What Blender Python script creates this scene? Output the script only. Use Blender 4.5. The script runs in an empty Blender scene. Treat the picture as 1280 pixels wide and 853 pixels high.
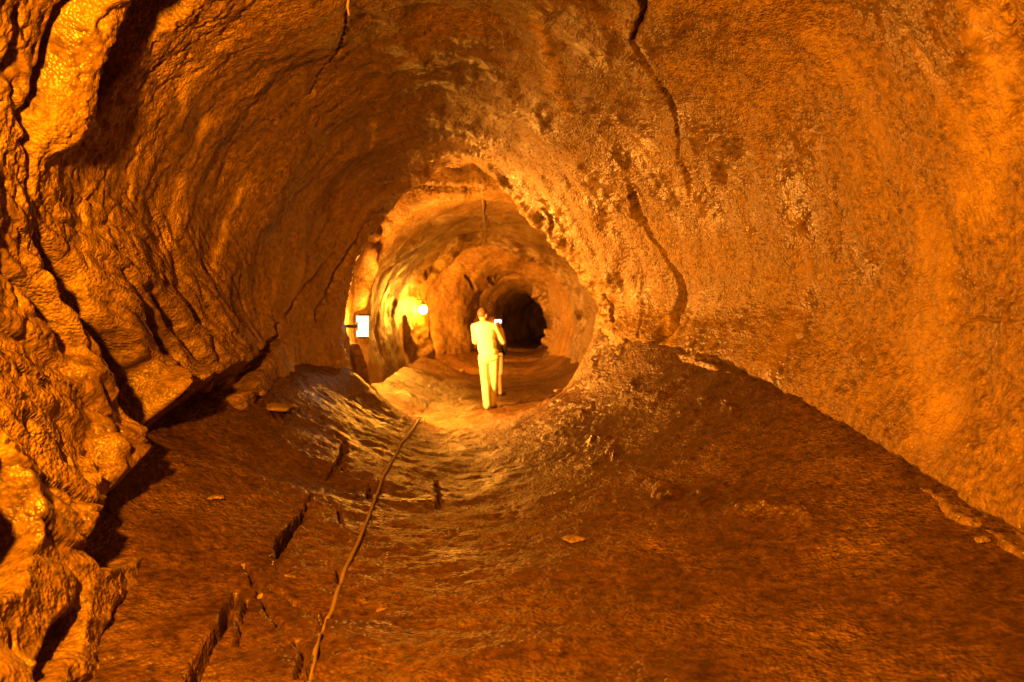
import bpy, bmesh, math, random
import numpy as np
from mathutils import Vector, Matrix

# ------------------------------------------------------------------ camera, world, exposure
FPX, HY, EYE = 985.0, 397.0, 1.6            # focal length in photo pixels, horizon row, eye height
scene = bpy.context.scene
C = scene.collection
cd = bpy.data.cameras.new('camera')
cam = bpy.data.objects.new('camera', cd); C.objects.link(cam)
cd.sensor_width = 36.0
cd.lens = FPX / 1280 * 36.0
cd.shift_y = -(426.5 - HY) / 1280
cd.clip_start = 0.05; cd.clip_end = 200
cam.location = (0, 0, EYE); cam.rotation_euler = (math.radians(90), 0, 0)
cd.dof.use_dof = True; cd.dof.focus_distance = 5.2; cd.dof.aperture_fstop = 2.2
scene.camera = cam

world = bpy.data.worlds.new('World'); scene.world = world; world.use_nodes = True
world.node_tree.nodes['Background'].inputs[0].default_value = (0, 0, 0, 1)   # deep underground: no daylight
world.node_tree.nodes['Background'].inputs[1].default_value = 0.0

LAMP_COL = (1.0, 0.295, 0.004)
LAMP_COL_FAR = (1.0, 0.315, 0.028)               # warm tungsten lamps photographed with a daylight balance
NEAR_POWER, RIM_POWER, FAR_POWER = 980.0, 1100.0, 460.0

vs = scene.view_settings
vs.view_transform = 'Standard'; vs.look = 'None'; vs.gamma = 1.0; vs.use_curve_mapping = False
vs.exposure = 0.0
scene.render.engine = 'CYCLES'
cy = scene.cycles
cy.use_denoising = True
try: cy.denoiser = 'OPENIMAGEDENOISE'
except Exception: pass
cy.max_bounces = 2; cy.diffuse_bounces = 2; cy.glossy_bounces = 1; cy.transmission_bounces = 0; cy.volume_bounces = 0
cy.use_adaptive_sampling = True; cy.adaptive_threshold = 0.03
cy.caustics_reflective = False; cy.caustics_refractive = False
cy.sample_clamp_indirect = 4.0

rng = np.random.default_rng(7)
random.seed(7)

# ------------------------------------------------------------------ noise
_perm = rng.permutation(256).astype(np.int32)
_perm = np.concatenate([_perm, _perm, _perm])
_g = rng.normal(size=(256, 3)).astype(np.float32)
_g /= np.linalg.norm(_g, axis=1, keepdims=True)

def pn(P, f=1.0, seed=0.0):
    """gradient noise, about -0.8..0.8; f is a number or a 3-vector"""
    Q = (P * np.asarray(f, np.float32) + np.float32(seed * 17.31 + 100.0)).astype(np.float32)
    I = np.floor(Q).astype(np.int32); Fr = Q - I; I &= 255
    U = Fr * Fr * Fr * (Fr * (Fr * 6 - 15) + 10)
    out = np.zeros(len(Q), np.float32)
    for dx in (0, 1):
        wx = U[:, 0] if dx else 1 - U[:, 0]
        a = _perm[I[:, 0] + dx]
        for dy in (0, 1):
            wy = wx * (U[:, 1] if dy else 1 - U[:, 1])
            b = _perm[a + I[:, 1] + dy]
            for dz in (0, 1):
                w = wy * (U[:, 2] if dz else 1 - U[:, 2])
                g = _g[_perm[b + I[:, 2] + dz]]
                out += w * (g[:, 0] * (Fr[:, 0] - dx) + g[:, 1] * (Fr[:, 1] - dy) + g[:, 2] * (Fr[:, 2] - dz))
    return out * 1.5

def fbm(P, f, octs=3, seed=0, gain=0.5):
    s = 0; a = 1.0; f = np.asarray(f, np.float32)
    for k in range(octs):
        s = s + a * pn(P, f, seed + k * 1.7); a *= gain; f = f * 2.03
    return s

def ridge(P, f, octs=3, seed=0):
    s = 0; a = 1.0; f = np.asarray(f, np.float32)
    for k in range(octs):
        s = s + a * (1 - 2.2 * np.abs(pn(P, f, seed + k * 2.3))); a *= 0.5; f = f * 2.1
    return s * 0.55

def sstep(x, a, b):
    t = np.clip((x - a) / (b - a), 0, 1)
    return t * t * (3 - 2 * t)

def bump_mask(x, lo, hi, soft):
    return sstep(x, lo - soft, lo + soft) * (1 - sstep(x, hi - soft, hi + soft))

# ------------------------------------------------------------------ cross-sections of the lava tube
# landmarks: JL floor/left-wall junction, FL, F0, FR floor, JR junction, then up the right wall G E D, top T, left wall C B A
N = ['JL', 'FL', 'F0', 'FR', 'JR', 'G', 'E', 'D', 'T', 'C', 'B', 'A']
SEC = {
    -9.0: [(-.5, 1.0), (-.3, .9), (0, .9), (.3, .9), (.5, 1.0), (.6, 1.3), (.5, 1.6), (.3, 1.8), (0, 1.9), (-.3, 1.8), (-.5, 1.6), (-.6, 1.3)],
    -7.5: [(-1.8, .3), (-1., .1), (0, .05), (1.1, .1), (1.8, .4), (2.2, 1.2), (2.0, 2.2), (1.3, 3.0), (0, 3.4), (-1.1, 3.1), (-1.9, 2.3), (-2.1, 1.2)],
    -4.0: [(-2.0, .2), (-1.3, .05), (0, 0), (1.3, .1), (2.4, .4), (2.8, 1.3), (2.7, 2.4), (1.9, 3.6), (.1, 4.3), (-1.5, 3.8), (-2.1, 2.7), (-2.1, 1.3)],
    0.0: [(-1.75, .12), (-1.2, .02), (0, 0), (1.3, .1), (2.5, .38), (2.85, 1.2), (2.9, 2.3), (2.1, 3.6), (.2, 4.35), (-1.5, 3.85), (-2.0, 2.8), (-1.95, 1.4)],
    3.5: [(-2.0, 0.0), (-1.2, 0), (0, 0), (1.3, .12), (2.52, .43), (2.8, 1.2), (2.9, 2.3), (2.1, 3.6), (.2, 4.35), (-1.65, 3.9), (-2.6, 2.7), (-2.6, 1.3)],
    5.5: [(-2.4, .42), (-1.4, .1), (-.2, 0), (1.2, .25), (2.43, .74), (2.8, 1.5), (2.8, 2.5), (1.9, 3.7), (0, 4.3), (-1.75, 3.85), (-2.75, 2.7), (-2.8, 1.4)],
    8.0: [(-2.6, .87), (-1.5, .25), (-.4, 0), (1.0, .4), (2.1, 1.12), (2.45, 1.8), (2.2, 2.8), (1.3, 3.7), (-.3, 4.15), (-1.8, 3.7), (-2.75, 2.6), (-2.85, 1.6)],
    10.0: [(-2.6, 1.0), (-1.5, .22), (-.5, .02), (.85, .5), (1.46, 1.29), (1.75, 1.85), (1.3, 2.75), (.4, 3.6), (-.6, 3.95), (-1.95, 3.45), (-2.55, 2.4), (-2.65, 1.6)],
    11.3: [(-2.28, .85), (-1.42, .14), (-.57, .03), (.69, .55), (1.23, 1.43), (1.24, 1.82), (.57, 2.66), (-.17, 3.49), (-.78, 3.78), (-1.78, 3.15), (-2.29, 2.14), (-2.37, 1.34)],
}
FAR = {
    11.5: [(-2.42, .5), (-1.5, -.12), (-.5, .01), (.75, .3), (1.5, .9), (1.8, 1.8), (1.3, 2.9), (.3, 3.8), (-.7, 4.3), (-1.85, 3.7), (-2.42, 2.4), (-2.52, 1.4)],
    12.9: [(-2.45, .42), (-1.5, -.1), (-.5, .0), (.75, .2), (1.6, .75), (1.9, 1.8), (1.4, 2.9), (.3, 3.75), (-.7, 4.2), (-1.85, 3.6), (-2.46, 2.4), (-2.56, 1.4)],
    13.1: [(-2.45, .4), (-1.5, -.1), (-.5, .0), (.75, .2), (1.6, .72), (1.9, 1.8), (1.45, 2.85), (.4, 3.55), (-.65, 3.70), (-1.72, 3.3), (-2.46, 2.35), (-2.57, 1.4)],
    16.0: [(-2.5, .4), (-1.5, .0), (-.3, .0), (.9, .1), (1.75, .6), (2.0, 1.6), (1.6, 2.7), (.6, 3.4), (-.5, 3.65), (-1.7, 3.2), (-2.5, 2.3), (-2.65, 1.4)],
    18.8: [(-2.4, .45), (-1.5, .15), (-.2, .02), (.8, .1), (1.6, .5), (1.9, 1.5), (1.5, 2.6), (.4, 3.25), (-.7, 3.62), (-1.85, 3.1), (-2.45, 2.3), (-2.55, 1.4)],
    20.0: [(-2.02, .62), (-1.35, .26), (-.2, .05), (.8, .12), (1.5, .5), (1.7, 1.5), (1.2, 2.6), (.2, 3.2), (-.8, 3.50), (-1.62, 3.0), (-2.12, 2.3), (-2.2, 1.5)],
    20.7: [(-2.8, .35), (-1.7, .1), (-.3, .0), (.8, .1), (1.5, .5), (1.7, 1.5), (1.2, 2.7), (.2, 3.5), (-.9, 3.95), (-2.2, 3.5), (-3.1, 2.5), (-3.2, 1.4)],
}
def ring(cx, half, zf, top):
    t = [(-.85, .13), (-.55, .03), (0, 0), (.55, .03), (.85, .13), (1, .45), (.8, .78), (.4, .95), (0, 1), (-.4, .95), (-.8, .78), (-1, .45)]
    return [(cx + a * half, zf + b * (top - zf)) for a, b in t]
FAR.update({23.2: ring(-.45, 2.35, 0.0, 3.75), 26.0: ring(.08, 1.32, .10, 3.0), 26.7: ring(.15, 1.95, .0, 3.35), 30.0: ring(.25, 1.95, .0, 3.2),
            34.0: ring(.38, 1.12, .12, 2.75), 34.7: ring(.45, 1.7, .0, 3.1), 40.0: ring(.9, 1.6, .0, 3.0), 45.0: ring(2.2, 1.4, .1, 2.8), 50.0: ring(5.0, .6, .6, 2.0)})

def interp(table, ys):
    """shape-preserving cubic interpolation of the landmark table along the depth"""
    k = np.array(sorted(table)); V = np.array([table[y] for y in k], float)      # (n,12,2)
    h = np.diff(k)[:, None, None]; d = np.diff(V, axis=0) / h
    m = np.zeros_like(V); m[0] = d[0]; m[-1] = d[-1]
    a, b = d[:-1], d[1:]
    w1 = 2 * h[1:] + h[:-1]; w2 = h[1:] + 2 * h[:-1]
    with np.errstate(divide='ignore', invalid='ignore'):
        hm = (w1 + w2) / (w1 / a + w2 / b)
    m[1:-1] = np.where(a * b > 0, hm, 0)
    i = np.clip(np.searchsorted(k, ys) - 1, 0, len(k) - 2)
    H = (k[i + 1] - k[i])[:, None, None]; t = ((ys - k[i]) / (k[i + 1] - k[i]))[:, None, None]
    return ((2*t**3 - 3*t**2 + 1) * V[i] + (t**3 - 2*t**2 + t) * H * m[i]
            + (-2*t**3 + 3*t**2) * V[i + 1] + (t**3 - t**2) * H * m[i + 1])

def catmull(ctrl, nper):
    """ctrl (ny, n, 2) -> (ny, (n-1)*nper+1, 2), a curve through all control points"""
    n = ctrl.shape[1]
    first = 2 * ctrl[:, :1] - ctrl[:, 1:2]; last = 2 * ctrl[:, -1:] - ctrl[:, -2:-1]
    P = np.concatenate([first, ctrl, last], axis=1)
    cols = []
    for s in range(n - 1):
        p0, p1, p2, p3 = P[:, s], P[:, s + 1], P[:, s + 2], P[:, s + 3]
        for j in range(nper + (1 if s == n - 2 else 0)):
            t = j / nper
            cols.append(0.5 * (2*p1 + (p2 - p0)*t + (2*p0 - 5*p1 + 4*p2 - p3)*t*t + (3*p1 - p0 - 3*p2 + p3)*t**3))
    return np.stack(cols, axis=1)

def depth_rows(y0, y1, px, cap, lo=0.006):
    out = [y0]
    while out[-1] < y1:
        y = max(abs(out[-1]), 0.5)
        out.append(out[-1] + min(max(px * y * y / (FPX * 2.6), lo), cap))
    return out

def wall_ctrl(L):
    g = lambda n: L[:, N.index(n)]
    sl = g('JL') + np.array([-.05, -.40]); sr = g('JR') + np.array([.05, -.40])
    return np.stack([sl, g('JL'), g('A'), g('B'), g('C'), g('T'), g('D'), g('E'), g('G'), g('JR'), sr], axis=1)

def floor_ctrl(L):
    g = lambda n: L[:, N.index(n)]
    el = g('JL') + np.array([-.45, .22]); er = g('JR') + np.array([.45, .22])
    return np.stack([el, g('JL'), g('FL'), g('F0'), g('FR'), g('JR'), er], axis=1)

def to_grid(curve, ys):
    ny, nt, _ = curve.shape
    G = np.empty((ny, nt, 3)); G[:, :, 0] = curve[:, :, 0]; G[:, :, 1] = np.asarray(ys)[:, None]; G[:, :, 2] = curve[:, :, 1]
    return G

def grid_normals(G):
    n = np.cross(np.gradient(G, axis=0), np.gradient(G, axis=1))
    n /= np.maximum(np.linalg.norm(n, axis=2, keepdims=True), 1e-9)
    return n

def project(P):
    y = np.maximum(P[..., 1], 0.05)
    return 640 + FPX * P[..., 0] / y, HY - FPX * (P[..., 2] - EYE) / y

def locate(Pflat, pts, y0=2.0, y1=11.4):
    """the surface points that photo pixels fall on"""
    m = np.where((Pflat[:, 1] > y0) & (Pflat[:, 1] < y1))[0]
    u, v = project(Pflat[m]); out = []
    for (a, b) in pts:
        out.append(Pflat[m[np.argmin((u - a)**2 + (v - b)**2)]])
    return np.array(out)

def carve(Pflat, poly, width, depth, wob=0.4, sharp=1.0, seed=0):
    """how far each surface point is sunk by a crack that runs along poly; width/depth may vary along it"""
    poly = np.asarray(poly, float); nseg = len(poly) - 1
    width = np.broadcast_to(np.asarray(width, float), (len(poly),)); depth = np.broadcast_to(np.asarray(depth, float), (len(poly),))
    R = width.max() * 2.2
    lo = poly.min(0) - R; hi = poly.max(0) + R
    idx = np.where(np.all((Pflat > lo) & (Pflat < hi), axis=1))[0]
    res = np.zeros(len(Pflat), np.float32)
    if len(idx) == 0: return res
    Q = Pflat[idx].copy()
    wv = width.mean()
    jit = np.stack([pn(Q.astype(np.float32), 0.28 / wv, seed + k * 5.1) for k in range(3)], 1) * wv * wob * 1.6
    jit += np.stack([pn(Q.astype(np.float32), 0.8 / wv, seed + 3 + k * 5.1) for k in range(3)], 1) * wv * wob * .7
    Q = Q + jit
    best = np.full(len(idx), 9.0)
    for k in range(nseg):
        a, b = poly[k], poly[k + 1]; ab = b - a
        t = np.clip(((Q - a) @ ab) / max(ab @ ab, 1e-9), 0, 1)
        d = np.linalg.norm(Q - (a + t[:, None] * ab), axis=1)
        w = width[k] + (width[k + 1] - width[k]) * t; dp = depth[k] + (depth[k + 1] - depth[k]) * t
        val = dp * (1 - sstep(d / w, 0.35 * sharp, 1.0))
        res_k = res[idx]; res[idx] = np.where(np.abs(val) > np.abs(res_k), val, res_k)
    return res

def calm_steep(d, W, it=6):
    """smooths the displacement where crack walls are so steep that the fine noise would tear into teeth"""
    D = d.reshape(W.shape[:2]).astype(np.float64)
    ds = np.maximum(np.linalg.norm(np.diff(W, axis=1, append=W[:, -2:-1]), axis=2), .006)
    dy = np.maximum(np.linalg.norm(np.diff(W, axis=0, append=W[-2:-1]), axis=2), .006)
    sl = np.maximum(np.abs(np.diff(D, axis=1, append=D[:, -1:])) / ds, np.abs(np.diff(D, axis=0, append=D[-1:])) / dy)
    def blur(A):
        Q = np.pad(A, 1, mode='edge')
        A = (Q[:-2] + 2 * Q[1:-1] + Q[2:]) / 4
        return (A[:, :-2] + 2 * A[:, 1:-1] + A[:, 2:]) / 4
    m = sstep(sl, 1.2, 3.0); B = D
    for k in range(it): B = blur(B); m = np.maximum(blur(m), m * .5) if k % 2 else blur(m)
    m = np.clip(m * 1.8, 0, 1)
    return (D + (B - D) * m).reshape(-1)

# ------------------------------------------------------------------ materials
def nodes_of(m):
    m.use_nodes = True
    return m.node_tree.nodes, m.node_tree.links

def rock_material(name, dark, mid, light, rough=(.42, .7), grain=60, grain_h=.012, fine_h=.004, streaks=0.0, spec=.5):
    m = bpy.data.materials.new(name); nd, lk = nodes_of(m)
    bsdf = nd['Principled BSDF']; bsdf.inputs['Specular IOR Level'].default_value = spec
    tc = nd.new('ShaderNodeTexCoord')
    def noise(scale, detail, rough_=.55, vec=None, dist=0.0):
        n = nd.new('ShaderNodeTexNoise'); n.inputs['Scale'].default_value = scale
        n.inputs['Detail'].default_value = detail; n.inputs['Roughness'].default_value = rough_; n.inputs['Distortion'].default_value = dist
        lk.new(vec if vec is not None else tc.outputs['Object'], n.inputs['Vector']); return n
    big = noise(1.1, 4, .68)
    ramp = nd.new('ShaderNodeValToRGB'); e = ramp.color_ramp.elements
    e[0].position = .30; e[0].color = (*dark, 1); e[1].position = .72; e[1].color = (*light, 1)
    k = ramp.color_ramp.elements.new(.50); k.color = (*mid, 1)
    lk.new(big.outputs['Fac'], ramp.inputs['Fac'])
    col = ramp.outputs['Color']
    gn = noise(grain * .42, 3, .68)
    mr = nd.new('ShaderNodeMapRange'); mr.inputs['From Min'].default_value = .3; mr.inputs['From Max'].default_value = .7
    mr.inputs['To Min'].default_value = .35; mr.inputs['To Max'].default_value = 1.7; lk.new(gn.outputs['Fac'], mr.inputs['Value'])
    mx = nd.new('ShaderNodeMix'); mx.data_type = 'RGBA'; mx.blend_type = 'MULTIPLY'; mx.inputs['Factor'].default_value = 1
    lk.new(col, mx.inputs['A']); lk.new(mr.outputs['Result'], mx.inputs['B']); col = mx.outputs['Result']
    if streaks > 0:                                           # pale mineral curtains that ran down the wall
        at = nd.new('ShaderNodeAttribute'); at.attribute_name = 'flow'
        mp = nd.new('ShaderNodeMapping'); mp.inputs['Scale'].default_value = (.55, 2.6, 0); lk.new(at.outputs['Vector'], mp.inputs['Vector'])
        st = noise(1.0, 2, .55, vec=mp.outputs['Vector'], dist=.35)
        r2 = nd.new('ShaderNodeValToRGB'); r2.color_ramp.elements[0].position = .56; r2.color_ramp.elements[1].position = .70
        lk.new(st.outputs['Fac'], r2.inputs['Fac'])
        ml = nd.new('ShaderNodeMath'); ml.operation = 'MULTIPLY'; ml.inputs[1].default_value = streaks; lk.new(r2.outputs['Color'], ml.inputs[0])
        m2 = nd.new('ShaderNodeMix'); m2.data_type = 'RGBA'; lk.new(ml.outputs[0], m2.inputs['Factor'])
        lk.new(col, m2.inputs['A']); m2.inputs['B'].default_value = (.33, .21, .045, 1); col = m2.outputs['Result']
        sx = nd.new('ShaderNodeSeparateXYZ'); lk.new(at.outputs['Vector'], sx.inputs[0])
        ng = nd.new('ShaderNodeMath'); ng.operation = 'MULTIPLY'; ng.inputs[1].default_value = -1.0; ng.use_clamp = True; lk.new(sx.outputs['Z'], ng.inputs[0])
        m4 = nd.new('ShaderNodeMix'); m4.data_type = 'RGBA'; m4.blend_type = 'MULTIPLY'; lk.new(ng.outputs[0], m4.inputs['Factor'])   # shade of the roof, painted into its colour
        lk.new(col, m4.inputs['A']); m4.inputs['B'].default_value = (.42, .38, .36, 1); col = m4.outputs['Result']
        m3 = nd.new('ShaderNodeMix'); m3.data_type = 'RGBA'; lk.new(sx.outputs['Z'], m3.inputs['Factor'])
        lk.new(col, m3.inputs['A']); m3.inputs['B'].default_value = (.62, .42, .08, 1); col = m3.outputs['Result']
    lk.new(col, bsdf.inputs['Base Color'])
    rr = nd.new('ShaderNodeMapRange'); rr.inputs['From Min'].default_value = .35; rr.inputs['From Max'].default_value = .65
    rr.inputs['To Min'].default_value = rough[0]; rr.inputs['To Max'].default_value = rough[1]
    lk.new(big.outputs['Fac'], rr.inputs['Value']); lk.new(rr.outputs['Result'], bsdf.inputs['Roughness'])
    vo = nd.new('ShaderNodeTexVoronoi'); vo.feature = 'F1'; vo.inputs['Scale'].default_value = grain
    lk.new(tc.outputs['Object'], vo.inputs['Vector'])
    hs = nd.new('ShaderNodeMath'); hs.operation = 'MULTIPLY_ADD'; hs.inputs[1].default_value = 1.7
    lk.new(gn.outputs['Fac'], hs.inputs[0])
    inv = nd.new('ShaderNodeMath'); inv.operation = 'MULTIPLY'; inv.inputs[1].default_value = -1.0; lk.new(vo.outputs['Distance'], inv.inputs[0])
    lk.new(inv.outputs[0], hs.inputs[2])
    b1 = nd.new('ShaderNodeBump'); b1.inputs['Distance'].default_value = grain_h; b1.inputs['Strength'].default_value = 1
    pm = nd.new('ShaderNodeMapRange'); pm.inputs['From Min'].default_value = .38; pm.inputs['From Max'].default_value = .62
    pm.inputs['To Min'].default_value = .30; pm.inputs['To Max'].default_value = 1.0; lk.new(big.outputs['Fac'], pm.inputs['Value']); lk.new(pm.outputs['Result'], b1.inputs['Strength'])
    lk.new(hs.outputs[0], b1.inputs['Height']); lk.new(b1.outputs['Normal'], bsdf.inputs['Normal'])
    return m

def plain(name, col, rough=.6, metal=0.0, grain=0.0, scale=60):
    m = bpy.data.materials.new(name); nd, lk = nodes_of(m); b = nd['Principled BSDF']
    b.inputs['Roughness'].default_value = rough; b.inputs['Metallic'].default_value = metal
    tc = nd.new('ShaderNodeTexCoord'); n = nd.new('ShaderNodeTexNoise'); n.inputs['Scale'].default_value = scale; n.inputs['Detail'].default_value = 4
    lk.new(tc.outputs['Object'], n.inputs['Vector'])
    mr = nd.new('ShaderNodeMapRange'); mr.inputs['To Min'].default_value = 1 - .25; mr.inputs['To Max'].default_value = 1.2
    lk.new(n.outputs['Fac'], mr.inputs['Value'])
    mx = nd.new('ShaderNodeMix'); mx.data_type = 'RGBA'; mx.blend_type = 'MULTIPLY'; mx.inputs['Factor'].default_value = 1
    mx.inputs['A'].default_value = (*col, 1); lk.new(mr.outputs['Result'], mx.inputs['B']); lk.new(mx.outputs['Result'], b.inputs['Base Color'])
    if grain:
        bp = nd.new('ShaderNodeBump'); bp.inputs['Distance'].default_value = grain; lk.new(n.outputs['Fac'], bp.inputs['Height']); lk.new(bp.outputs['Normal'], b.inputs['Normal'])
    return m

def glow(name, col, strength):
    m = bpy.data.materials.new(name); nd, lk = nodes_of(m); b = nd['Principled BSDF']
    b.inputs['Base Color'].default_value = (.8, .8, .75, 1)
    b.inputs['Emission Color'].default_value = (*col, 1); b.inputs['Emission Strength'].default_value = strength
    return m

M = {
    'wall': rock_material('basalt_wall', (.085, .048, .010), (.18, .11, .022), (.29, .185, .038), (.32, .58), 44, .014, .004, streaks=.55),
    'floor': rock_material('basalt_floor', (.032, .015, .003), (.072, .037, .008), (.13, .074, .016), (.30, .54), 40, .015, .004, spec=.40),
    'far': rock_material('basalt_far_wall', (.075, .042, .009), (.135, .081, .017), (.20, .127, .026), (.45, .66), 40, .012, .004, streaks=.15),
    'stone': rock_material('loose_stone', (.13, .085, .055), (.22, .15, .09), (.32, .22, .13), (.4, .6), 70, .006, .003),
    'metal': plain('painted_metal', (.05, .05, .045), .5, .6),
    'cable': plain('dusty_cable', (.20, .14, .09), .6, 0, .002, 40),
    'root': plain('pale_root', (.40, .30, .17), .7, 0, .002, 50),
}

# ------------------------------------------------------------------ mesh helpers
def link_obj(name, me, mat=None, parent=None, label=None, cat=None, group=None, kind=None):
    o = bpy.data.objects.new(name, me); C.objects.link(o)
    if mat: me.materials.append(mat)
    if parent: o.parent = parent
    if label: o['label'] = label
    if cat: o['category'] = cat
    if group: o['group'] = group
    if kind: o['kind'] = kind
    return o

def empty(name, loc, label, cat, group=None, rotz=0):
    o = bpy.data.objects.new(name, None); C.objects.link(o); o.empty_display_size = .1
    o.location = loc; o.rotation_euler = (0, 0, rotz); o['label'] = label; o['category'] = cat
    if group: o['group'] = group
    return o

def grid_mesh(name, G, flow, normals, mat, label):
    ny, nt, _ = G.shape
    me = bpy.data.meshes.new(name)
    me.vertices.add(ny * nt); me.vertices.foreach_set('co', G.reshape(-1).astype(np.float32))
    i = np.arange(ny * nt).reshape(ny, nt)
    q = np.stack([i[:-1, :-1], i[:-1, 1:], i[1:, 1:], i[1:, :-1]], axis=-1).reshape(-1, 4)[:, ::-1]
    nf = len(q)
    me.loops.add(nf * 4); me.loops.foreach_set('vertex_index', np.ascontiguousarray(q, np.int32).reshape(-1))
    me.polygons.add(nf); me.polygons.foreach_set('loop_start', np.arange(0, nf * 4, 4, dtype=np.int32))
    me.update(calc_edges=True)
    me.shade_smooth()
    a = me.attributes.new('flow', 'FLOAT_VECTOR', 'POINT'); a.data.foreach_set('vector', flow.reshape(-1).astype(np.float32))
    return link_obj(name, me, mat, kind='structure', label=label)

def flow_of(G):
    s = np.concatenate([np.zeros((G.shape[0], 1)), np.cumsum(np.linalg.norm(np.diff(G, axis=1), axis=2), axis=1)], axis=1)
    return np.stack([s, G[:, :, 1], np.zeros_like(s)], axis=2)

# ------------------------------------------------------------------ near chamber wall
NPER = 104
near_y = np.array(list(np.linspace(-9, 2.2, 80)[:-1]) + depth_rows(2.2, 11.2, 1.35, .026) + list(np.linspace(11.215, 11.75, 44)))
near_tab = dict(SEC)
def flare(k):
    out = []
    for n, (x, z) in zip(N, SEC[11.3]):
        dx, dz = x + .5, z - 1.8; L = math.hypot(dx, dz)
        out.append((x + dx / L * k, z + dz / L * k))
    return out
near_tab[11.40] = flare(.05); near_tab[11.52] = flare(.28); near_tab[11.75] = flare(1.0)
Lm = interp(near_tab, near_y)
W = to_grid(catmull(wall_ctrl(Lm), NPER), near_y)
Wn = -grid_normals(W)
cen = np.stack([Lm[:, :, 0].mean(1), near_y, np.full(len(near_y), 1.9)], 1)[:, None, :]
if ((cen - W) * Wn).sum(2).mean() < 0: Wn = -Wn            # normals point into the tube
P = W.reshape(-1, 3).astype(np.float32); Nn = Wn.reshape(-1, 3)
x, y, z = P[:, 0], P[:, 1], P[:, 2]
u = np.tile(np.arange(W.shape[1]) / NPER, len(near_y))     # 1 JL 2 A 3 B 4 C 5 T 6 D 7 E 8 G 9 JR
left = 1 - sstep(u, 3.7, 4.6); right = sstep(u, 5.6, 6.4)
rimf = 1 - .75 * sstep(y, 9.2, 11.0)
d = .15 * fbm(P, .42, 2, 1) * rimf + .06 * fbm(P, 1.15, 3, 4) * (.4 + .6 * rimf)
d += .020 * fbm(P, 4.3, 3, 9)
# left wall: slumped, draped crusts that run down and along the wall
warp = np.stack([x, y + .5 * pn(P, .8, 21), z + .42 * (y - 4) + .05 * (y - 4)**2 + .22 * pn(P, .9, 22)], 1)
low = left * (1 - sstep(z, 1.9, 2.7)) * bump_mask(y, 1.5, 8.3, 1.2)
d += low * (.085 * ridge(warp, (.5, .55, 2.3), 3, 31) + .026 * ridge(warp, (1.5, 1.8, 7.0), 2, 35))
t = pn(warp.astype(np.float32), (.6, .7, 2.9), 38) * 3.0
d += low * .06 * (sstep(t - np.floor(t), .0, .25) - .5)
pop = left * (1 - sstep(y, 4.4, 6.6)) * (.5 + .5 * sstep(z, 1.0, 1.9))
pit = sstep(pn(P, (7., 9., 5.), 44), .28, .5) + sstep(pn(P, (14., 17., 10.), 45), .3, .5) * sstep(z, 1.6, 2.2)
d += pop * (.015 * ridge(P, 9.0, 2, 41) + .010 * pn(P, 26, 43) - .035 * pit * sstep(z, 1.3, 2.0))
flute = left * bump_mask(y, 5.5, 11.0, 1.0) * (1 - sstep(z, 2.6, 3.4))
d += flute * (.020 * ridge(P + .25 * np.stack([0*x, pn(P, 1.2, 51), 0*x], 1), (.6, 2.6, .45), 2, 52))
d += left * .014 * ridge(P, (1.2, 3.2, .7), 2, 55)
# right wall: granular, gently fluted
d += right * (.010 * ridge(P, 10., 2, 61) + .020 * ridge(P, (1.3, 2.2, .55), 2, 63))
d += right * bump_mask(y, 8.3, 11.2, .7) * (.035 * ridge(P + .3 * np.stack([0*x, z, 0*x], 1), (1.8, 3.4, .8), 3, 65))
d += .006 * pn(P, 21, 71) + .004 * pn(P, 43, 73)
rr = sstep(y, 10.2, 11.1) * (1 - sstep(y, 11.45, 11.6))
d += rr * (.07 * fbm(P, 2.1, 2, 77) + .03 * fbm(P, (6.5, 4, 6.5), 2, 78) * (.5 + right))
ceil_m = (1 - left) * (1 - right)
d += ceil_m * .03 * ridge(P, (2.2, .8, 1.2), 2, 75)
Pw = P.astype(np.float64)
def visible(px, y0=2.0, y1=11.4):
    """the base-surface points under photo pixels, found on the surface as displaced so far"""
    m = np.where((Pw[:, 1] > y0) & (Pw[:, 1] < y1))[0]
    Q = Pw[m] + Nn[m] * d[m][:, None]
    a, b = project(Q); out = []
    for (i, j) in px:
        e = (a - i)**2 + (b - j)**2
        near = np.where(e < 36)[0]
        k = near[np.argmin(Q[near, 1])] if len(near) else np.argmin(e)
        out.append(Pw[m[k]])
    return np.array(out)
def groove(px, w, dep, wob=.4, sharp=1.0, seed=0, y0=2.0, y1=11.4):
    global d
    d = d - carve(Pw, visible(px, y0, y1), w, dep, wob, sharp, seed)
def rib(px, w, dep, seed=0):
    groove(px, w, -np.asarray(dep, float), .3, .2, seed)
# left wall and roof
rib([(150, -40), (120, 20), (95, 80), (80, 150)], .30, .16, 1)
groove([(250, -40), (205, 8), (170, 55), (150, 100), (132, 150)], [.24, .24, .20, .15, .06], [.5, .5, .45, .35, .1], .3, .9, 2)
groove([(118, -20), (98, 40), (68, 95), (48, 150), (42, 240)], [.10, .09, .08, .07, .03], [.22, .22, .2, .16, .05], .5, .9, 3)
groove([(30, 15), (22, 60), (14, 90)], .05, .1, .6, 1, 4)
groove([(10, 335), (50, 375), (85, 410), (112, 445)], [.04, .08, .09, .04], [.1, .2, .22, .1], .5, .9, 5)
groove([(55, 305), (90, 350), (125, 405), (165, 445), (190, 500), (200, 540)], [.06, .11, .12, .24, .22, .12], [.14, .3, .35, .8, .8, .4], .3, 1.1, 6)
rib([(40, 330), (75, 400), (110, 455), (135, 500)], .11, .10, 81)
groove([(14, 590), (28, 635), (10, 690)], [.12, .24, .2], [.5, .9, .7], .3, 1.3, 7, 2.6)
groove([(168, 435), (178, 475), (190, 515)], [.22, .32, .26], [.6, .9, .7], .5, 1.4, 83)
groove([(222, 480), (232, 520)], [.06, .12], [.2, .4], .3, 1.2, 84)
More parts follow.
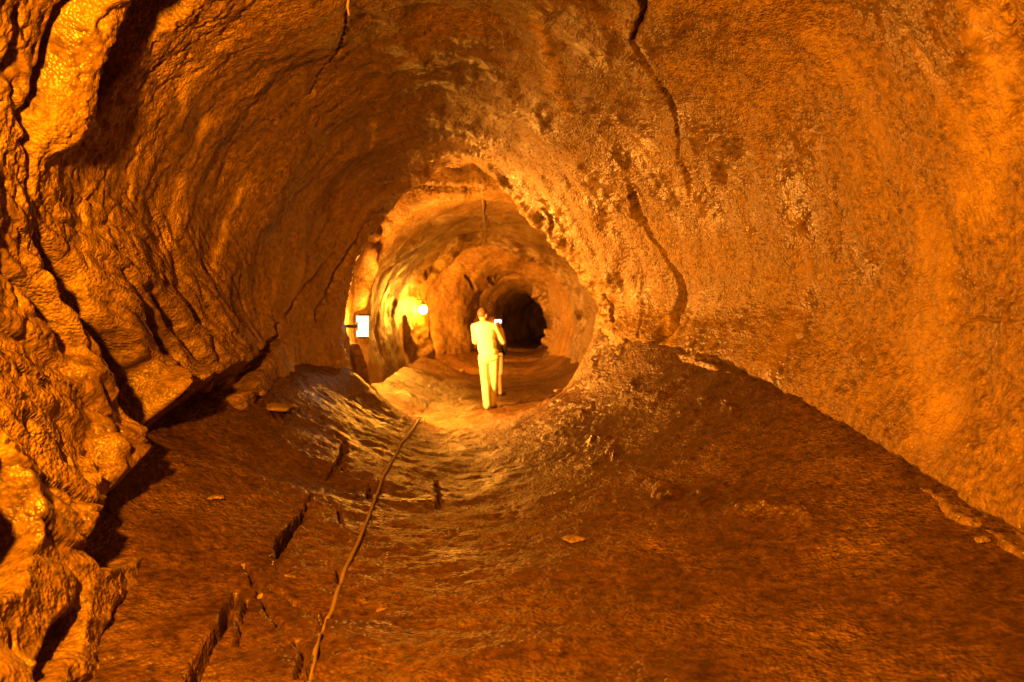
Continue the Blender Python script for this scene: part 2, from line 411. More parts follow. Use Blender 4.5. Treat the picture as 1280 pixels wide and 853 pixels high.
groove([(262, 470), (268, 505)], [.05, .1], [.15, .35], .3, 1.2, 85)
groove([(262, 462), (215, 520), (150, 575), (112, 640)], [.14, .2, .2, .14], [-.10, -.2, -.2, -.12], .8, .2, 80)
groove([(318, 455), (285, 500), (235, 560), (185, 610), (150, 670), (130, 705)], [.08, .26, .34, .28, .18, .06], [.12, .5, .65, .55, .36, .1], .3, .85, 8)
groove([(165, 335), (200, 395), (228, 440), (236, 500)], [.04, .07, .10, .09], [.08, .2, .3, .3], .5, .9, 9)
groove([(195, 350), (238, 405), (272, 440), (284, 490)], [.04, .07, .09, .08], [.08, .18, .26, .25], .5, .9, 10)
groove([(225, 350), (262, 405), (285, 450)], .045, .14, .5, .9, 11)
groove([(304, 340), (296, 380), (302, 410)], .022, .07, .5, .9, 12)
groove([(425, 318), (400, 350), (376, 372), (366, 400)], [.02, .05, .03, .02], .07, .5, .9, 13)
groove([(376, 380), (350, 425), (318, 475), (300, 500)], [.025, .06, .11, .08], [.08, .16, .3, .2], .5, .9, 14)
groove([(110, 745), (88, 790), (65, 853)], [.03, .07, .05], [.08, .2, .15], .5, .9, 15)
groove([(20, 790), (50, 830), (58, 870)], .03, .08, .6, .9, 16)
groove([(485, 262), (455, 300), (425, 345), (400, 395)], [.03, .07, .09, .05], [.05, .12, .14, .06], .5, .8, 17)
rib([(215, 430), (240, 470), (246, 520)], .09, .09, 18)
rib([(95, 470), (125, 520), (138, 580)], .12, .10, 19)
groove([(440, 15), (425, 70), (395, 120), (345, 158)], .016, .05, .6, .9, 21)
rib([(650, -20), (685, 80), (700, 140)], .16, .03, 23)
# right wall
groove([(803, -10), (800, 25), (787, 57), (802, 82), (830, 120), (842, 160), (845, 200), (858, 225), (863, 275)], [.035, .035, .03, .022, .032, .024, .016, .022, .010], [.12, .12, .1, .08, .1, .08, .06, .08, .03], .25, 1.1, 24)
groove([(785, 240), (793, 272), (812, 303), (832, 330), (846, 355), (843, 388), (830, 418)], [.04, .12, .035, .06, .12, .09, .02], [.14, .28, .12, .2, .3, .28, .06], .35, .9, 25)
groove([(750, 370), (757, 388), (760, 402)], [.04, .07, .04], [.15, .22, .12], .4, .9, 26)
groove([(797, 375), (796, 400), (792, 422)], .025, .07, .4, .9, 27)
groove([(680, 268), (690, 285), (684, 298)], .035, .09, .4, .9, 28)
groove([(1041, 255), (1046, 300), (1044, 350)], .014, .035, .4, 1, 29)
groove([(1012, 30), (1035, 90), (1062, 165)], .012, .03, .4, 1, 30)
groove([(1240, -10), (1258, 30), (1276, 70)], .03, .06, .5, 1, 31)
groove([(1265, 150), (1290, 170)], .09, .09, .5, .7, 32)
groove([(1205, 398), (1222, 396), (1245, 399)], .012, .04, .5, 1, 33)
groove([(775, 426), (830, 436), (890, 452), (950, 478), (1010, 508), (1060, 540), (1110, 575), (1160, 610), (1220, 645), (1290, 690)],
       [.03, .04, .05, .05, .05, .06, .07, .05, .04, .04], [.08, .1, .12, .12, .12, .14, .16, .12, .1, .1], .4, .8, 34)
rib([(610, 215), (650, 262), (690, 300)], .16, .07, 35)
d = d + (calm_steep(d, W) - d) * (1 - sstep(u, 3.6, 4.2))
G = (P + Nn * d[:, None]).reshape(W.shape)
FLW = flow_of(W)
pale = np.zeros(len(P), np.float32)
for px, w, a in (([(232, 232), (218, 285), (204, 350)], [.11, .13, .07], 1.0), ([(303, 242), (288, 290), (272, 335)], [.07, .10, .05], .75),
                 ([(112, 230), (106, 290), (110, 350)], .09, .6), ([(262, 255), (252, 310)], .05, .6), ([(178, 190), (168, 260)], .06, .5), ([(240, 90), (228, 150)], .10, .5), ([(262, 560 - 410), (250, 200)], .08, .4), ([(332, 270), (322, 330)], .07, .4), ([(355, 330), (345, 380)], .10, .35),
                 ([(478, 140), (455, 200), (430, 235)], .10, .4), ([(668, 30), (690, 95), (702, 150)], .16, .38), ([(1225, 20), (1250, 120), (1240, 200)], .4, .3),
                 ([(1150, 320), (1145, 420), (1160, 500)], .34, .2), ([(830, 400), (835, 430)], .10, .5), ([(15, 530), (12, 570)], .10, .6)):
    pale = np.maximum(pale, carve(Pw, visible(px), w, a, .5, .1, 7))
pale = np.clip(pale * (1.35 + 1.1 * pn(P, 12, 111)), 0, 1)
roof_shade = bump_mask(u, 3.9, 6.0, .7) * np.clip(.62 + .5 * fbm(P, .9, 3, 115), 0, 1)  # mottled mask that darkens the roof colour in place of real shade
FLW[:, :, 2] = (pale - roof_shade * (1 - pale)).reshape(W.shape[:2])
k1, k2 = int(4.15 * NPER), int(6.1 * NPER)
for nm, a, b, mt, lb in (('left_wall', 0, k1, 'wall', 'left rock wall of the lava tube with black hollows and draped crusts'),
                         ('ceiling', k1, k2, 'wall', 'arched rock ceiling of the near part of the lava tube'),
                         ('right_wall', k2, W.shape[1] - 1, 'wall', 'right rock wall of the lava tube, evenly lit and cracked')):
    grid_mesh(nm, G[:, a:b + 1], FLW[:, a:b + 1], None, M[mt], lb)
near_flat = G.reshape(-1, 3)

# ------------------------------------------------------------------ floor of the whole tube
fl_tab = dict(SEC); fl_tab.update(FAR)
floor_y = np.array(list(np.linspace(-9, 2.2, 70)[:-1]) + depth_rows(2.2, 14.0, 1.3, .026) + list(np.arange(14.05, 30.0, .06)) + list(np.arange(30.1, 50.0, .15)))
Lf = interp(fl_tab, floor_y)
W = to_grid(catmull(floor_ctrl(Lf), 76), floor_y)
Wn = grid_normals(W)
if Wn[..., 2].mean() < 0: Wn = -Wn
P = W.reshape(-1, 3).astype(np.float32); Nn = Wn.reshape(-1, 3); x, y, z = P[:, 0], P[:, 1], P[:, 2]
uf = np.tile(np.arange(W.shape[1]) / 76, len(floor_y))
d = .035 * fbm(P, .7, 2, 81) + .022 * fbm(P, 2.2, 3, 83) + .008 * fbm(P, 7., 2, 85)
arc = np.stack([x, y + .22 * (x + .3)**2 + .35 * pn(P, .9, 88), z], 1)
rope = bump_mask(y, 5.2, 11.0, 1.0) * bump_mask(x, -2.2, 1.1, .5)
d += rope * .013 * ridge(arc, (.55, 3.3, .5), 3, 89)
d += .006 * ridge(arc, (.9, 3.0, .9), 2, 91)
bank = bump_mask(x - .10 * (8 - y), .35, 1.7, .25) * bump_mask(y, 4.2, 10.6, .6)
d += bank * (.010 * ridge(P, (6, 6, 6), 2, 93) + .010 * pn(P, 19, 95))
for px, w in (([(690, 492), (735, 535), (790, 580), (870, 615), (960, 640), (1080, 690)], [.16, .20, .24, .24, .22, .14]),
              ([(735, 470), (800, 482), (880, 495), (960, 510)], .22)):
    mk = carve(P.astype(np.float64), locate(P.astype(np.float64), px), w, 1.0, 1.0, .05, 121)
    mk *= sstep(fbm(P, 3.0, 2, 127), -.35, .35)
    d += mk * (.025 + .05 * ridge(P, (6, 6, 6), 2, 123) + .035 * pn(P, 15, 124) + .02 * pn(P, 28, 125))
d += .004 * pn(P, 21, 96) + .0035 * pn(P, 42, 97)
Pw = P.astype(np.float64)
groove([(432, 556), (415, 585), (405, 600)], [.02, .03, .01], [.04, .06, .02], .5, .6, 41)
groove([(392, 612), (376, 640), (358, 668), (345, 692)], [.015, .04, .055, .015], [.03, .11, .18, .03], .4, .8, 56)
groove([(345, 692), (352, 712), (372, 718)], .014, .03, .5, .6, 57)
groove([(294, 735), (278, 770), (262, 800), (228, 860)], [.02, .05, .035, .06], [.05, .15, .10, .18], .3, .8, 42)
groove([(303, 700), (318, 728), (335, 755), (357, 783)], .022, .055, .4, .7, 43)
groove([(338, 728), (360, 742), (385, 760), (402, 770)], .022, .055, .4, .7, 44)
groove([(406, 695), (425, 706), (424, 722)], .022, .055, .4, .7, 45)
groove([(310, 745), (306, 770), (300, 800)], .022, .055, .4, .7, 46)
groove([(371, 795), (382, 812), (372, 840)], .022, .055, .4, .7, 47)
groove([(405, 760), (402, 785), (395, 812), (384, 850)], .016, .045, .3, 1, 48)
groove([(410, 618), (424, 632), (430, 650)], .018, .05, .5, 1, 49)
groove([(546, 596), (550, 615), (553, 630)], .03, .05, .6, .9, 50)
groove([(462, 598), (458, 618)], .025, .05, .6, .9, 51)
groove([(420, 535), (436, 552), (430, 580)], .05, .05, .6, .7, 52)
groove([(335, 498), (345, 510), (357, 524)], .03, .09, .3, .9, 53)
GF = (P + Nn * d[:, None]).reshape(W.shape)
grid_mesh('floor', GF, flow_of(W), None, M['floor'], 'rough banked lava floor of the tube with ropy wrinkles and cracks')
floor_flat = GF.reshape(-1, 3)

# ------------------------------------------------------------------ far passage beyond the narrow mouth
far_y = np.array(list(np.arange(11.42, 12.6, .05)) + list(np.arange(12.6, 13.4, .016)) + list(np.arange(13.43, 19.2, .035)) + list(np.arange(19.2, 21.0, .02)) + list(np.arange(21.04, 27, .045)) + list(np.arange(27.06, 36, .07)) + list(np.arange(36.1, 50, .15)))
Lr = interp(FAR, far_y); Lr = np.where((far_y < 11.5)[:, None, None], np.array(FAR[11.5])[None], Lr)
NPF = 56
W = to_grid(catmull(wall_ctrl(Lr), NPF), far_y)
Wn = -grid_normals(W)
cen = np.stack([Lr[:, :, 0].mean(1), far_y, np.full(len(far_y), 1.8)], 1)[:, None, :]
if ((cen - W) * Wn).sum(2).mean() < 0: Wn = -Wn
P = W.reshape(-1, 3).astype(np.float32); Nn = Wn.reshape(-1, 3); x, y, z = P[:, 0], P[:, 1], P[:, 2]
u = np.tile(np.arange(W.shape[1]) / NPF, len(far_y))
d = .12 * fbm(P, .55, 2, 101) + .05 * fbm(P, 1.5, 2, 103) + .012 * fbm(P, 5, 3, 105)
rr2 = bump_mask(y, 18.9, 20.6, .5)
d += (bump_mask(y, 25.4, 26.7, .4) + bump_mask(y, 33.4, 34.6, .4)) * .16 * fbm(P, 1.1, 3, 112)
d += sstep(y, 20.8, 22) * .05 * ridge(P, (1.2, .6, 1.2), 3, 113)
d += rr2 * (.15 * fbm(P, 1.3, 3, 106) + .05 * sstep(u, 5.5, 6.5) * ridge(P, 2.0, 2, 108))
d += .016 * ridge(P, (1.4, .7, 1.4), 2, 107)
d += .04 * sstep(u, 6.5, 7.2) * ridge(P, (1.2, 2.2, 1.2), 3, 109) * bump_mask(y, 15.5, 22, .8)
Pw = P.astype(np.float64)
def fgroove(px, w, dep, y0, y1, wob=.4, sharp=.9, seed=0):
    global d
    d = d - carve(Pw, visible(px, y0, y1), w, dep, wob, sharp, seed)
fgroove([(668, 375), (664, 395), (655, 415)], .2, -.35, 21, 26.2, .8, .3, 61)
fgroove([(676, 380), (668, 405)], .12, .3, 21, 26.2, .5, .7, 60)
fgroove([(482, 280), (468, 308), (456, 340), (449, 380)], [.10, .18, .22, .16], [-.10, -.2, -.26, -.2], 11.9, 13.6, .5, .3, 71)
fgroove([(440, 432), (447, 465), (470, 495)], [.14, .18, .14], [-.18, -.22, -.14], 11.9, 13.6, .5, .3, 72)
fgroove([(600, 298), (575, 306), (555, 322), (538, 342)], [.2, .25, .2, .1], [.3, .35, .3, .15], 18, 20.6, .4, .9, 62)
fgroove([(585, 350), (597, 366)], .07, .15, 20.8, 27, .4, .9, 63)
fgroove([(617, 350), (622, 362)], .09, .18, 20.8, 27, .4, .9, 64)
fgroove([(625, 310), (640, 325)], .06, .12, 13.2, 19, .4, .9, 65)
fgroove([(622, 336), (655, 340), (672, 338)], .04, .10, 13.2, 19, .4, .9, 66)
fgroove([(640, 492), (690, 475), (722, 458)], .10, .2, 11.5, 18, .4, .9, 67)
fgroove([(520, 236), (545, 238), (575, 239), (603, 240)], .035, .09, 12.3, 13.6, .2, .7, 68)
fgroove([(510, 398), (514, 414), (523, 428)], [.1, .16, .1], [-.08, -.13, -.08], 18, 19.7, .5, .2, 73)
GW = (P + Nn * d[:, None]).reshape(W.shape)
grid_mesh('far_wall', GW, flow_of(W), None, M['far'], 'rock wall and roof of the far passage beyond the narrow mouth')
far_flat = GW.reshape(-1, 3)

# ------------------------------------------------------------------ small shape helpers
def tube_mesh(name, pts, radii, seg=10):
    bm = bmesh.new(); pts = [Vector(p) for p in pts]; prev = None
    if not hasattr(radii, '__len__'): radii = [radii] * len(pts)
    rings = []
    for i, p in enumerate(pts):
        tg = (pts[min(i + 1, len(pts) - 1)] - pts[max(i - 1, 0)]).normalized()
        ref = Vector((0, 0, 1)) if abs(tg.z) < .9 else Vector((1, 0, 0))
        a = tg.cross(ref).normalized(); b = a.cross(tg).normalized()
        rings.append([bm.verts.new(p + (a * math.cos(2*math.pi*k/seg) + b * math.sin(2*math.pi*k/seg)) * radii[i]) for k in range(seg)])
    for r0, r1 in zip(rings[:-1], rings[1:]):
        for k in range(seg): bm.faces.new((r0[k], r0[(k+1) % seg], r1[(k+1) % seg], r1[k]))
    bm.faces.new(rings[0][::-1]); bm.faces.new(rings[-1])
    bmesh.ops.recalc_face_normals(bm, faces=bm.faces)
    me = bpy.data.meshes.new(name); bm.to_mesh(me); bm.free(); me.shade_smooth(); return me

def box_into(bm, c, s, bevel=0.0, mat=None):
    r = bmesh.ops.create_cube(bm, size=1.0)
    for v in r['verts']:
        v.co = Vector((v.co.x * s[0], v.co.y * s[1], v.co.z * s[2]))
        if mat: v.co = mat @ v.co
        v.co += Vector(c)
    if bevel:
        es = list({e for v in r['verts'] for e in v.link_edges})
        bmesh.ops.bevel(bm, geom=es, offset=bevel, segments=2, affect='EDGES', profile=.6)

def bm_mesh(name, bm, smooth=False):
    me = bpy.data.meshes.new(name); bm.to_mesh(me); bm.free()
    if smooth: me.shade_smooth()
    return me

def smooth_path(pts, n=6):
    pts = np.array(pts, float); c = pts[None].copy()
    P4 = np.concatenate([[2*pts[0]-pts[1]], pts, [2*pts[-1]-pts[-2]]])
    out = []
    for s in range(len(pts) - 1):
        p0, p1, p2, p3 = P4[s:s+4]
        for j in range(n):
            t = j / n
            out.append(.5*(2*p1 + (p2-p0)*t + (2*p0-5*p1+4*p2-p3)*t*t + (3*p1-p0-3*p2+p3)*t**3))
    out.append(pts[-1]); return np.array(out)

def settle(path, lift):
    m = np.where((floor_flat[:, 1] > 2) & (floor_flat[:, 1] < 18))[0]; Q = floor_flat[m]
    for p in path:
        near = np.argpartition((Q[:, 0]-p[0])**2 + (Q[:, 1]-p[1])**2, 6)[:6]
        p[2] = Q[near, 2].mean() + lift
    return path

# ------------------------------------------------------------------ lamps
def lantern(name, loc, rotz, label, power, s=1.0, wall_back=.10, colour=LAMP_COL_FAR, glass=3.5, back=0.0):
    """bulkhead lantern: back plate, glowing glass box, caps, guard bars; faces local +X"""
    root = empty(name, loc, label, 'lamp', 'wall lamps of the tube', rotz)
    w, dpt, h = .19 * s, .13 * s, .28 * s
    bm = bmesh.new(); box_into(bm, (-dpt/2 - .014, 0, 0), (.022, w * .45, h * .45), .004)
    link_obj('back_plate', bm_mesh('back_plate', bm), M['metal'], root)
    bm = bmesh.new(); box_into(bm, (-dpt/2 - .027 - wall_back/2, 0, 0), (wall_back, .05, .05), .006)
    link_obj('bracket', bm_mesh('bracket', bm), M['metal'], root)
    A = 2*(w*h + dpt*h)
    bm = bmesh.new(); box_into(bm, (0, 0, 0), (dpt, w, h))
    link_obj('glass', bm_mesh('glass', bm), glow('lit_glass', (1, .78, .45), glass), root)
    ld = bpy.data.lights.new('bulb', 'AREA'); ld.shape = 'RECTANGLE'; ld.size = h * .9; ld.size_y = w * .9      # the bulb's beam through the front pane
    ld.energy = power; ld.color = colour
    lo = bpy.data.objects.new('bulb', ld); C.objects.link(lo); lo.parent = root
    lo.location = (dpt / 2 + .006, 0, 0); lo.rotation_euler = (0, math.radians(-90), 0)
    if back:                                                  # light from the rear pane on the rock behind the lantern
        l2 = bpy.data.lights.new('bulb', 'AREA'); l2.shape = 'RECTANGLE'; l2.size = h * .9; l2.size_y = w * .9; l2.energy = back; l2.color = colour
        lo = bpy.data.objects.new('bulb', l2); C.objects.link(lo); lo.parent = root
        lo.location = (-dpt / 2 - .02, w / 2 + .03, 0); lo.rotation_euler = (0, math.radians(-90), math.radians(112))
    for zz in (-1, 1):
        bm = bmesh.new(); box_into(bm, (0, 0, zz * (h/2 + .014)), (dpt + .03, w + .03, .024), .005)
        link_obj('cap', bm_mesh('cap', bm), M['metal'], root)
    return root

# wall lamp out of view on the left wall, level with the photographer: it lights the near chamber
lantern('wall_lamp', (-1.78, 1.35, 2.45), math.radians(62), 'glass lantern on the left wall beside the photographer', NEAR_POWER, colour=LAMP_COL)
# lantern on the left edge of the narrow mouth
YA = 12.0
lp = Vector(((453 - 640) / FPX * YA, YA, EYE - (408 - HY) / FPX * YA))
lantern('wall_lamp', lp, math.radians(22), 'bright square lantern on the left edge of the narrow mouth', RIM_POWER, 1.1, .25, back=110.0)
# round lamp farther back
yb = 19.2
lb = Vector(((529 - 640) / FPX * yb, yb, EYE - (387 - HY) / FPX * yb))
root = empty('wall_lamp', lb, 'small round bulb lamp farther back on the left of the passage', 'lamp', 'wall lamps of the tube')
bm = bmesh.new(); bmesh.ops.create_icosphere(bm, subdivisions=3, radius=.095)
for v in bm.verts: v.co.z *= 1.1
link_obj('globe', bm_mesh('globe', bm, True), glow('lit_globe', (1.0, .33, .02), FAR_POWER / (4*math.pi*.095**2*math.pi)), root)
link_obj('socket', tube_mesh('socket', [(0, 0, .09), (0, 0, .13), (0, 0, .17)], [.045, .045, .03], 14), M['metal'], root)
link_obj('bracket', tube_mesh('bracket', smooth_path([(0, 0, .16), (-.03, 0, .22), (-.15, .02, .24), (-.45, .05, .22)], 4), .014, 8), M['metal'], root)

lantern('wall_lamp', (-2.62, 22.2, 1.45), math.radians(30), 'lantern round the second arch, deep in the passage', 900.0, 1.0, .2)
lantern('wall_lamp', (-1.60, 28.4, 1.5), math.radians(35), 'unseen lantern added to light the passage behind the third arch', 650.0, 1.0, .2)  # added out of sight to brighten the black opening past the third arch
lantern('wall_lamp', (-.95, 36.4, 1.5), math.radians(35), 'unseen lantern added to light the far end of the passage', 300.0, 1.0, .2)  # another added lamp, hidden, lifts the darkness of the last stretch

# ------------------------------------------------------------------ cables, root
cp = locate(floor_flat, [(378, 872), (388, 840), (400, 800), (414, 762), (428, 727), (440, 695), (455, 662), (470, 622), (488, 582), (505, 553), (521, 530)], 2.9, 12)
cp2 = locate(floor_flat, [(530, 520)], 11.6, 13)
path = settle(smooth_path(np.vstack([cp, cp2]), 8), .012)
for k in range(len(path)): path[k][2] -= .016 * float(1 - sstep(path[k][1], 4.6, 5.3))
link_obj('floor_cable', tube_mesh('floor_cable', path, .0145, 8), M['cable'], label='dusty brown cable running straight along the cave floor to the mouth', cat='cable')
cpc = locate(far_flat, [(603, 236), (604, 262), (606, 300), (607, 335)], 12.9, 19.8)
cpc = smooth_path(cpc, 5); cpc[:, 2] -= .03
link_obj('ceiling_cable', tube_mesh('ceiling_cable', cpc, .011, 8), M['cable'], label='thin cable fixed along the roof of the far passage', cat='cable')
rp = locate(near_flat, [(436, 0)], 4, 11)[0]
rpts = [rp + np.array([0, 0, .10]), rp + np.array([.005, -.02, .0]), rp + np.array([0, -.03, -.06]), rp + np.array([.012, -.035, -.13])]
link_obj('hanging_root', tube_mesh('hanging_root', smooth_path(rpts, 4), [.012] * 5 + [.010] * 4 + [.008] * 3 + [.004], 7), M['root'], label='thin pale root hanging from the roof at the top edge', cat='root')

# ------------------------------------------------------------------ loose stones
def stone(px, size, flat, label, seed, rotz=0.0, y0=3, y1=11.3):
    p = locate(floor_flat, [px], y0, y1)[0]
    bm = bmesh.new(); bmesh.ops.create_icosphere(bm, subdivisions=3, radius=1.0)
    co = np.array([v.co for v in bm.verts], np.float32)
    f = 1 + .45 * pn(co, 1.1, seed) + .18 * pn(co, 2.7, seed + 3)
    for v, k in zip(bm.verts, f):
        c = v.co * float(k)
        c = Vector((round(c.x * 2.2) / 2.2 * .35 + c.x * .65, c.y, max(c.z, -.6)))
        v.co = Vector((c.x * size, c.y * size * .75, c.z * size * flat))
    o = link_obj('loose_stone', bm_mesh('loose_stone', bm, True), M['stone'], label=label, cat='stone', group='loose stones on the floor')
    o.location = (p[0], p[1], p[2] + size * flat * .35); o.rotation_euler = (0, 0, rotz)
stone((696, 487), .085, .5, 'small pale stone on the floor right of the walking people', 1, .3, 11.2, 14)
stone((718, 675), .085, .2, 'flat pale flake on the middle of the near floor', 2, .2)
stone((477, 764), .028, .5, 'small pale stone near the bottom right of the floor cable', 3, .8)
stone((327, 748), .022, .7, 'pebble beside the branching floor cracks at lower left', 4)
stone((268, 622), .07, .2, 'thin flake on the dark sloping floor at left', 5, .4)
stone((1228, 676), .04, .5, 'small stone at the foot of the right wall', 6)
stone((322, 494), .07, .6, 'small stone beside the tilted slab under the left wall', 7)
stone((348, 511), .20, .25, 'tilted pale slab lying under the left wall', 8, -.9)
stone((581, 455), .07, .7, 'small bright stone left of the walking people', 9, .2, 14, 20)

# ------------------------------------------------------------------ people
def ell(bm, c, r, rot=None):
    q = bmesh.ops.create_uvsphere(bm, u_segments=18, v_segments=12, radius=1.0)
    for v in q['verts']:
        p = Vector((v.co.x * r[0], v.co.y * r[1], v.co.z * r[2]))
        if rot: p = rot @ p
        v.co = p + Vector(c)

def limb(bm, a, b, ra, rb, seg=14):
    """tapered limb with rounded ends"""
    a, b = Vector(a), Vector(b); ax = (b - a).normalized()
    ref = Vector((0, 0, 1)) if abs(ax.z) < .9 else Vector((1, 0, 0))
    s = ax.cross(ref).normalized(); t = ax.cross(s)
    prof = [(-ra * math.cos(k * math.pi / 8), ra * math.sin(k * math.pi / 8), 0) for k in range(1, 5)]
    prof += [(rb * math.sin(k * math.pi / 8), rb * math.cos(k * math.pi / 8), 1) for k in range(0, 4)]
    rings = []
    for off, r, e in prof:
        base = (b if e else a) + ax * off
        rings.append([bm.verts.new(base + (s * math.cos(2*math.pi*k/seg) + t * math.sin(2*math.pi*k/seg)) * r) for k in range(seg)])
    for r0, r1 in zip(rings[:-1], rings[1:]):
        for k in range(seg): bm.faces.new((r0[k], r0[(k+1) % seg], r1[(k+1) % seg], r1[k]))
    p0 = bm.verts.new(a - ax * ra); p1 = bm.verts.new(b + ax * rb)
    for k in range(seg):
        bm.faces.new((p0, rings[0][(k+1) % seg], rings[0][k])); bm.faces.new((p1, rings[-1][k], rings[-1][(k+1) % seg]))

def chain(bm, pts, rs):
    for (a, b), (ra, rb) in zip(zip(pts[:-1], pts[1:]), zip(rs[:-1], rs[1:])): limb(bm, a, b, ra, rb)

def skinned(name, bm, mat, parent, voxel=.011, it=3):
    bmesh.ops.recalc_face_normals(bm, faces=bm.faces)
    o = link_obj(name, bm_mesh(name, bm, True), mat, parent)
    r = o.modifiers.new('remesh', 'REMESH'); r.mode = 'VOXEL'; r.voxel_size = voxel; r.use_smooth_shade = True
    s = o.modifiers.new('smooth', 'SMOOTH'); s.iterations = it; s.factor = .5
    return o

def hand(bm, wrist, d_palm, d_side, d_thumb, curl, L=.175):
    w = Vector(wrist); f = Vector(d_palm).normalized(); s = Vector(d_side).normalized(); n = Vector(curl).normalized()
    pal = w + f * .05
    limb(bm, w, w + f * .03, .026, .028)
    for k in range(4):
        base = w + f * .085 + s * (.033 - .022 * k)
        limb(bm, w + f * .02 + s * (.02 - .013 * k), base, .017, .013)
        ln = (.070, .080, .075, .058)[k]
        m = base + (f * .8 + n * .5).normalized() * ln * .5
        e = m + (f * .1 + n * 1.0).normalized() * ln * .5
        limb(bm, base, m, .0105, .0095); limb(bm, m, e, .0095, .008)
    tb = w + f * .03 + s * .03
    t1 = tb + (Vector(d_thumb).normalized()) * .045; t2 = t1 + (Vector(d_thumb).normalized() + n).normalized() * .035
    limb(bm, tb, t1, .014, .011); limb(bm, t1, t2, .011, .009)

SKIN = plain('skin', (.55, .36, .26), .5, 0, 0, 30)
def head_parts(bm, hc, turn):
    R = Matrix.Rotation(turn, 3, 'Z')
    T = lambda v: Vector(hc) + R @ Vector(v)
    ell(bm, hc, (.076, .093, .115), R); ell(bm, T((0, .02, -.055)), (.058, .07, .06), R)
    limb(bm, T((0, .088, .01)), T((0, .105, -.025)), .011, .015)                # nose
    for sgn in (-1, 1):
        ell(bm, T((sgn * .078, -.005, -.01)), (.012, .022, .032), R)             # ears
        ell(bm, T((sgn * .032, .080, .012)), (.016, .012, .010), R)              # eyes
    ell(bm, T((0, .086, -.058)), (.024, .012, .007), R)                          # lips
    return T, R

def person(name, loc, rotz, label, J, shirt_mat, leg_mat, hair_mat, shoe_mat, long_trousers, hair_long=False, scale=1.0):
    root = empty(name, loc, label, 'person', None, rotz); root.scale = (scale,) * 3
    bm = bmesh.new()
    T, R = head_parts(bm, J['head'], J['turn'])
    limb(bm, J['neck'], (Vector(J['head']) + Vector((0, -.01, -.06))), .058, .052)
    ell(bm, J['chest'], (.145, .095, .19)); ell(bm, J['pelvis'], (.14, .10, .13)); limb(bm, J['pelvis'], J['chest'], .11, .11)
    limb(bm, J['shL'], J['neck'], .05, .055); limb(bm, J['shR'], J['neck'], .05, .055)
    for s in 'LR':
        chain(bm, [J['sh'+s], J['el'+s], J['wr'+s]], [.046, .037, .026])
        chain(bm, [J['hip'+s], J['kn'+s], J['an'+s]], [.080, .052, .036])
        hand(bm, J['wr'+s], *J['hand'+s])
    skinned('body', bm, SKIN, root, .007, 2)
    # top
    bm = bmesh.new()
    ch, pe = Vector(J['chest']), Vector(J['pelvis'])
    ell(bm, ch + Vector((0, 0, .04)), (.19, .125, .21)); ell(bm, (ch + pe) / 2, (.168, .125, .22)); ell(bm, pe + Vector((0, 0, .05)), (.172, .130, .13))
    ell(bm, pe + Vector((0, 0, J.get('hem', -.02))), (.172, .132, .06))
    limb(bm, J['shL'], Vector(J['neck']) + Vector((0, 0, -.03)), .066, .07); limb(bm, J['shR'], Vector(J['neck']) + Vector((0, 0, -.03)), .066, .07)
    for s in 'LR':
        el, wr = Vector(J['el'+s]), Vector(J['wr'+s])
        chain(bm, [J['sh'+s], el], [.070, .058]); limb(bm, el, wr + (el - wr) * .12, .058, .042)
    skinned('top', bm, shirt_mat, root, .010, 3)
    # legs
    bm = bmesh.new()
    ell(bm, pe + Vector((0, 0, -.02)), (.168, .125, .13))
    for s in 'LR':
        h, k, a = (Vector(J[q+s]) for q in ('hip', 'kn', 'an'))
        if long_trousers:
            chain(bm, [h, k, a + Vector((0, 0, -.01))], [.098, .074, .064])
        else:
            limb(bm, h, h + (k - h) * .95, .100, .088)
    skinned('trousers' if long_trousers else 'shorts', bm, leg_mat, root, .010, 3)
    for s in 'LR':
        a = Vector(J['an'+s]); bm = bmesh.new()
        f = Vector(J['foot'+s])
        limb(bm, (a.x, a.y - .03, a.z - .045), Vector((a.x, a.y, a.z - .05)) + f * .15, .040, .036)
        ell(bm, Vector((a.x, a.y, a.z - .02)), (.042, .05, .045))
        skinned('shoe', bm, shoe_mat, root, .010, 2)
    bm = bmesh.new()
    ell(bm, T((0, -.014, .022)), (.084, .094, .106), R)
    if hair_long: ell(bm, T((0, -.055, -.09)), (.075, .05, .15), R)
    # keep the face free: cut the cap in front below the brow
    cut = [v for v in bm.verts if (R.inverted() @ (v.co - Vector(J['head']))).y > .045 and (R.inverted() @ (v.co - Vector(J['head']))).z < .05]
    bmesh.ops.delete(bm, geom=cut, context='VERTS')
    bmesh.ops.holes_fill(bm, edges=bm.edges, sides=0)
    skinned('hair', bm, hair_mat, root, .010, 2)
    return root

def floor_z(xx, yy):
    q = np.argmin((floor_flat[:, 0]-xx)**2 + (floor_flat[:, 1]-yy)**2); return float(floor_flat[q, 2])

Y1 = 13.6; X1 = (611 - 640) / FPX * Y1
J1 = dict(head=(-.105, .03, 1.635), turn=math.radians(-32), neck=(-.085, -.01, 1.50), chest=(-.06, 0, 1.27), pelvis=(.0, 0, .93),
          shL=(-.245, .01, 1.42), shR=(.10, .01, 1.42), elL=(-.255, .17, 1.17), elR=(.225, .10, 1.16), wrL=(-.03, .36, 1.39), wrR=(.165, .31, 1.40),
          hipL=(-.09, 0, .90), hipR=(.095, 0, .90), knL=(-.07, .04, .49), knR=(.085, .09, .50), anL=(-.02, -.07, .09), anR=(.03, .16, .09),
          footL=(0, 1, 0), footR=(.3, 1, 0), hem=-.06,
          handL=((.6, .15, .6), (0, .2, 1), (.2, -.2, 1), (1, .3, 0)), handR=((-.25, .3, .8), (-.6, 0, .6), (-.4, -.6, .6), (-.7, .5, .2)))
CREAM = plain('cream_sweatshirt', (.80, .78, .72), .8, 0, .002, 14)
CHINO = plain('pale_trousers', (.74, .70, .60), .8, 0, .002, 14)
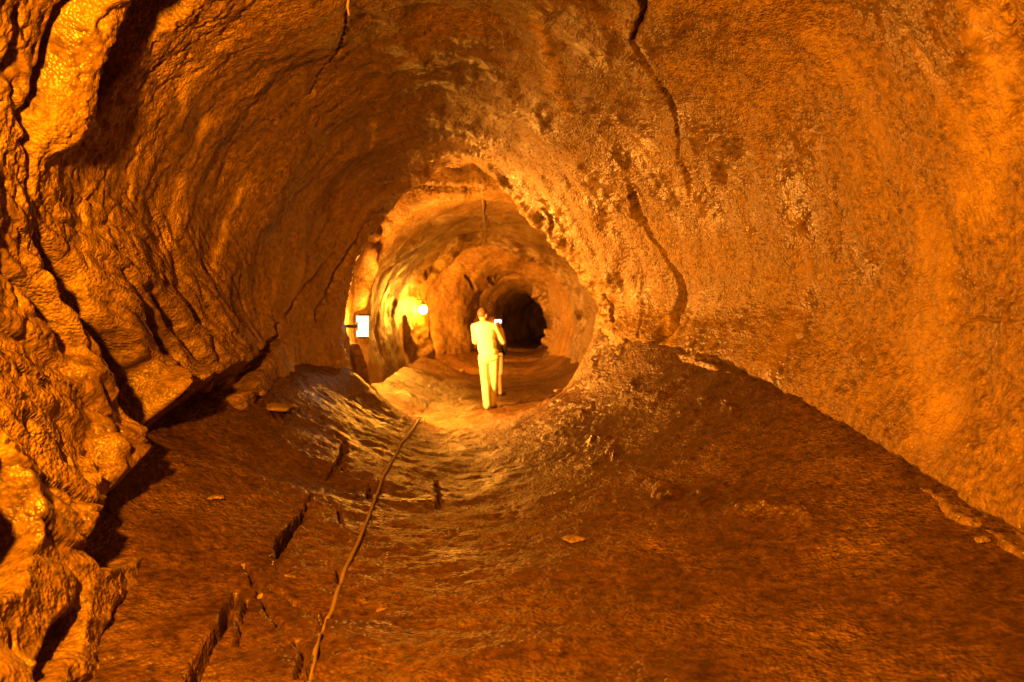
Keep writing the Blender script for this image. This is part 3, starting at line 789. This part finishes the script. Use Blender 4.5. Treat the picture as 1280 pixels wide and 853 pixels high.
BROWN = plain('brown_hair', (.10, .045, .02), .6, 0, .002, 90)
SHOE = plain('pale_shoe', (.5, .42, .32), .6)
person('person', (X1, Y1, floor_z(X1, Y1)), math.radians(-6), 'person in cream top and pale trousers seen from behind holding up a phone', J1, CREAM, CHINO, BROWN, SHOE, True)

pr = Matrix.Translation((X1, Y1, floor_z(X1, Y1))) @ Matrix.Rotation(math.radians(-6), 4, 'Z')
ph = empty('phone', pr @ Vector((.115, .375, 1.515)), 'small phone with a lit screen held up by the person in cream', 'phone', None, math.radians(-6))
ph.rotation_euler = (math.radians(-6), 0, math.radians(-6))
bm = bmesh.new(); box_into(bm, (0, 0, 0), (.135, .010, .072), .003)
link_obj('case', bm_mesh('case', bm), plain('black_plastic', (.02, .02, .02), .4), ph)
bm = bmesh.new(); box_into(bm, (0, -.0062, 0), (.122, .002, .064))
link_obj('screen', bm_mesh('screen', bm), glow('lit_screen', (.75, .85, 1.0), 2.2), ph)

Y2 = 16.2; X2 = (618 - 640) / FPX * Y2
J2 = dict(head=(-.03, .02, 1.50), turn=math.radians(-10), neck=(-.02, 0, 1.37), chest=(0, 0, 1.15), pelvis=(.01, 0, .86),
          shL=(-.17, 0, 1.29), shR=(.16, 0, 1.29), elL=(-.22, .02, 1.03), elR=(.21, .03, 1.03), wrL=(-.2, .10, .80), wrR=(.19, .12, .82),
          hipL=(-.08, 0, .82), hipR=(.085, 0, .82), knL=(-.08, .03, .45), knR=(.10, .02, .45), anL=(-.08, .04, .09), anR=(.12, -.03, .09),
          footL=(0, 1, 0), footR=(.5, 1, 0), hem=-.06,
          handL=((0, .1, -1), (0, 1, 0), (.2, .8, -.6), (1, 0, 0)), handR=((0, .1, -1), (0, 1, 0), (-.2, .8, -.6), (-1, 0, 0)))
DARK = plain('dark_jacket', (.025, .018, .018), .8, 0, .002, 14)
WHITE = plain('white_cotton', (.75, .73, .70), .8, 0, .002, 14)
person('person', (X2, Y2, floor_z(X2, Y2)), 0.0, 'person in dark top and white shorts, half hidden in front of the other', J2, DARK, WHITE, BROWN, SHOE, False, True)
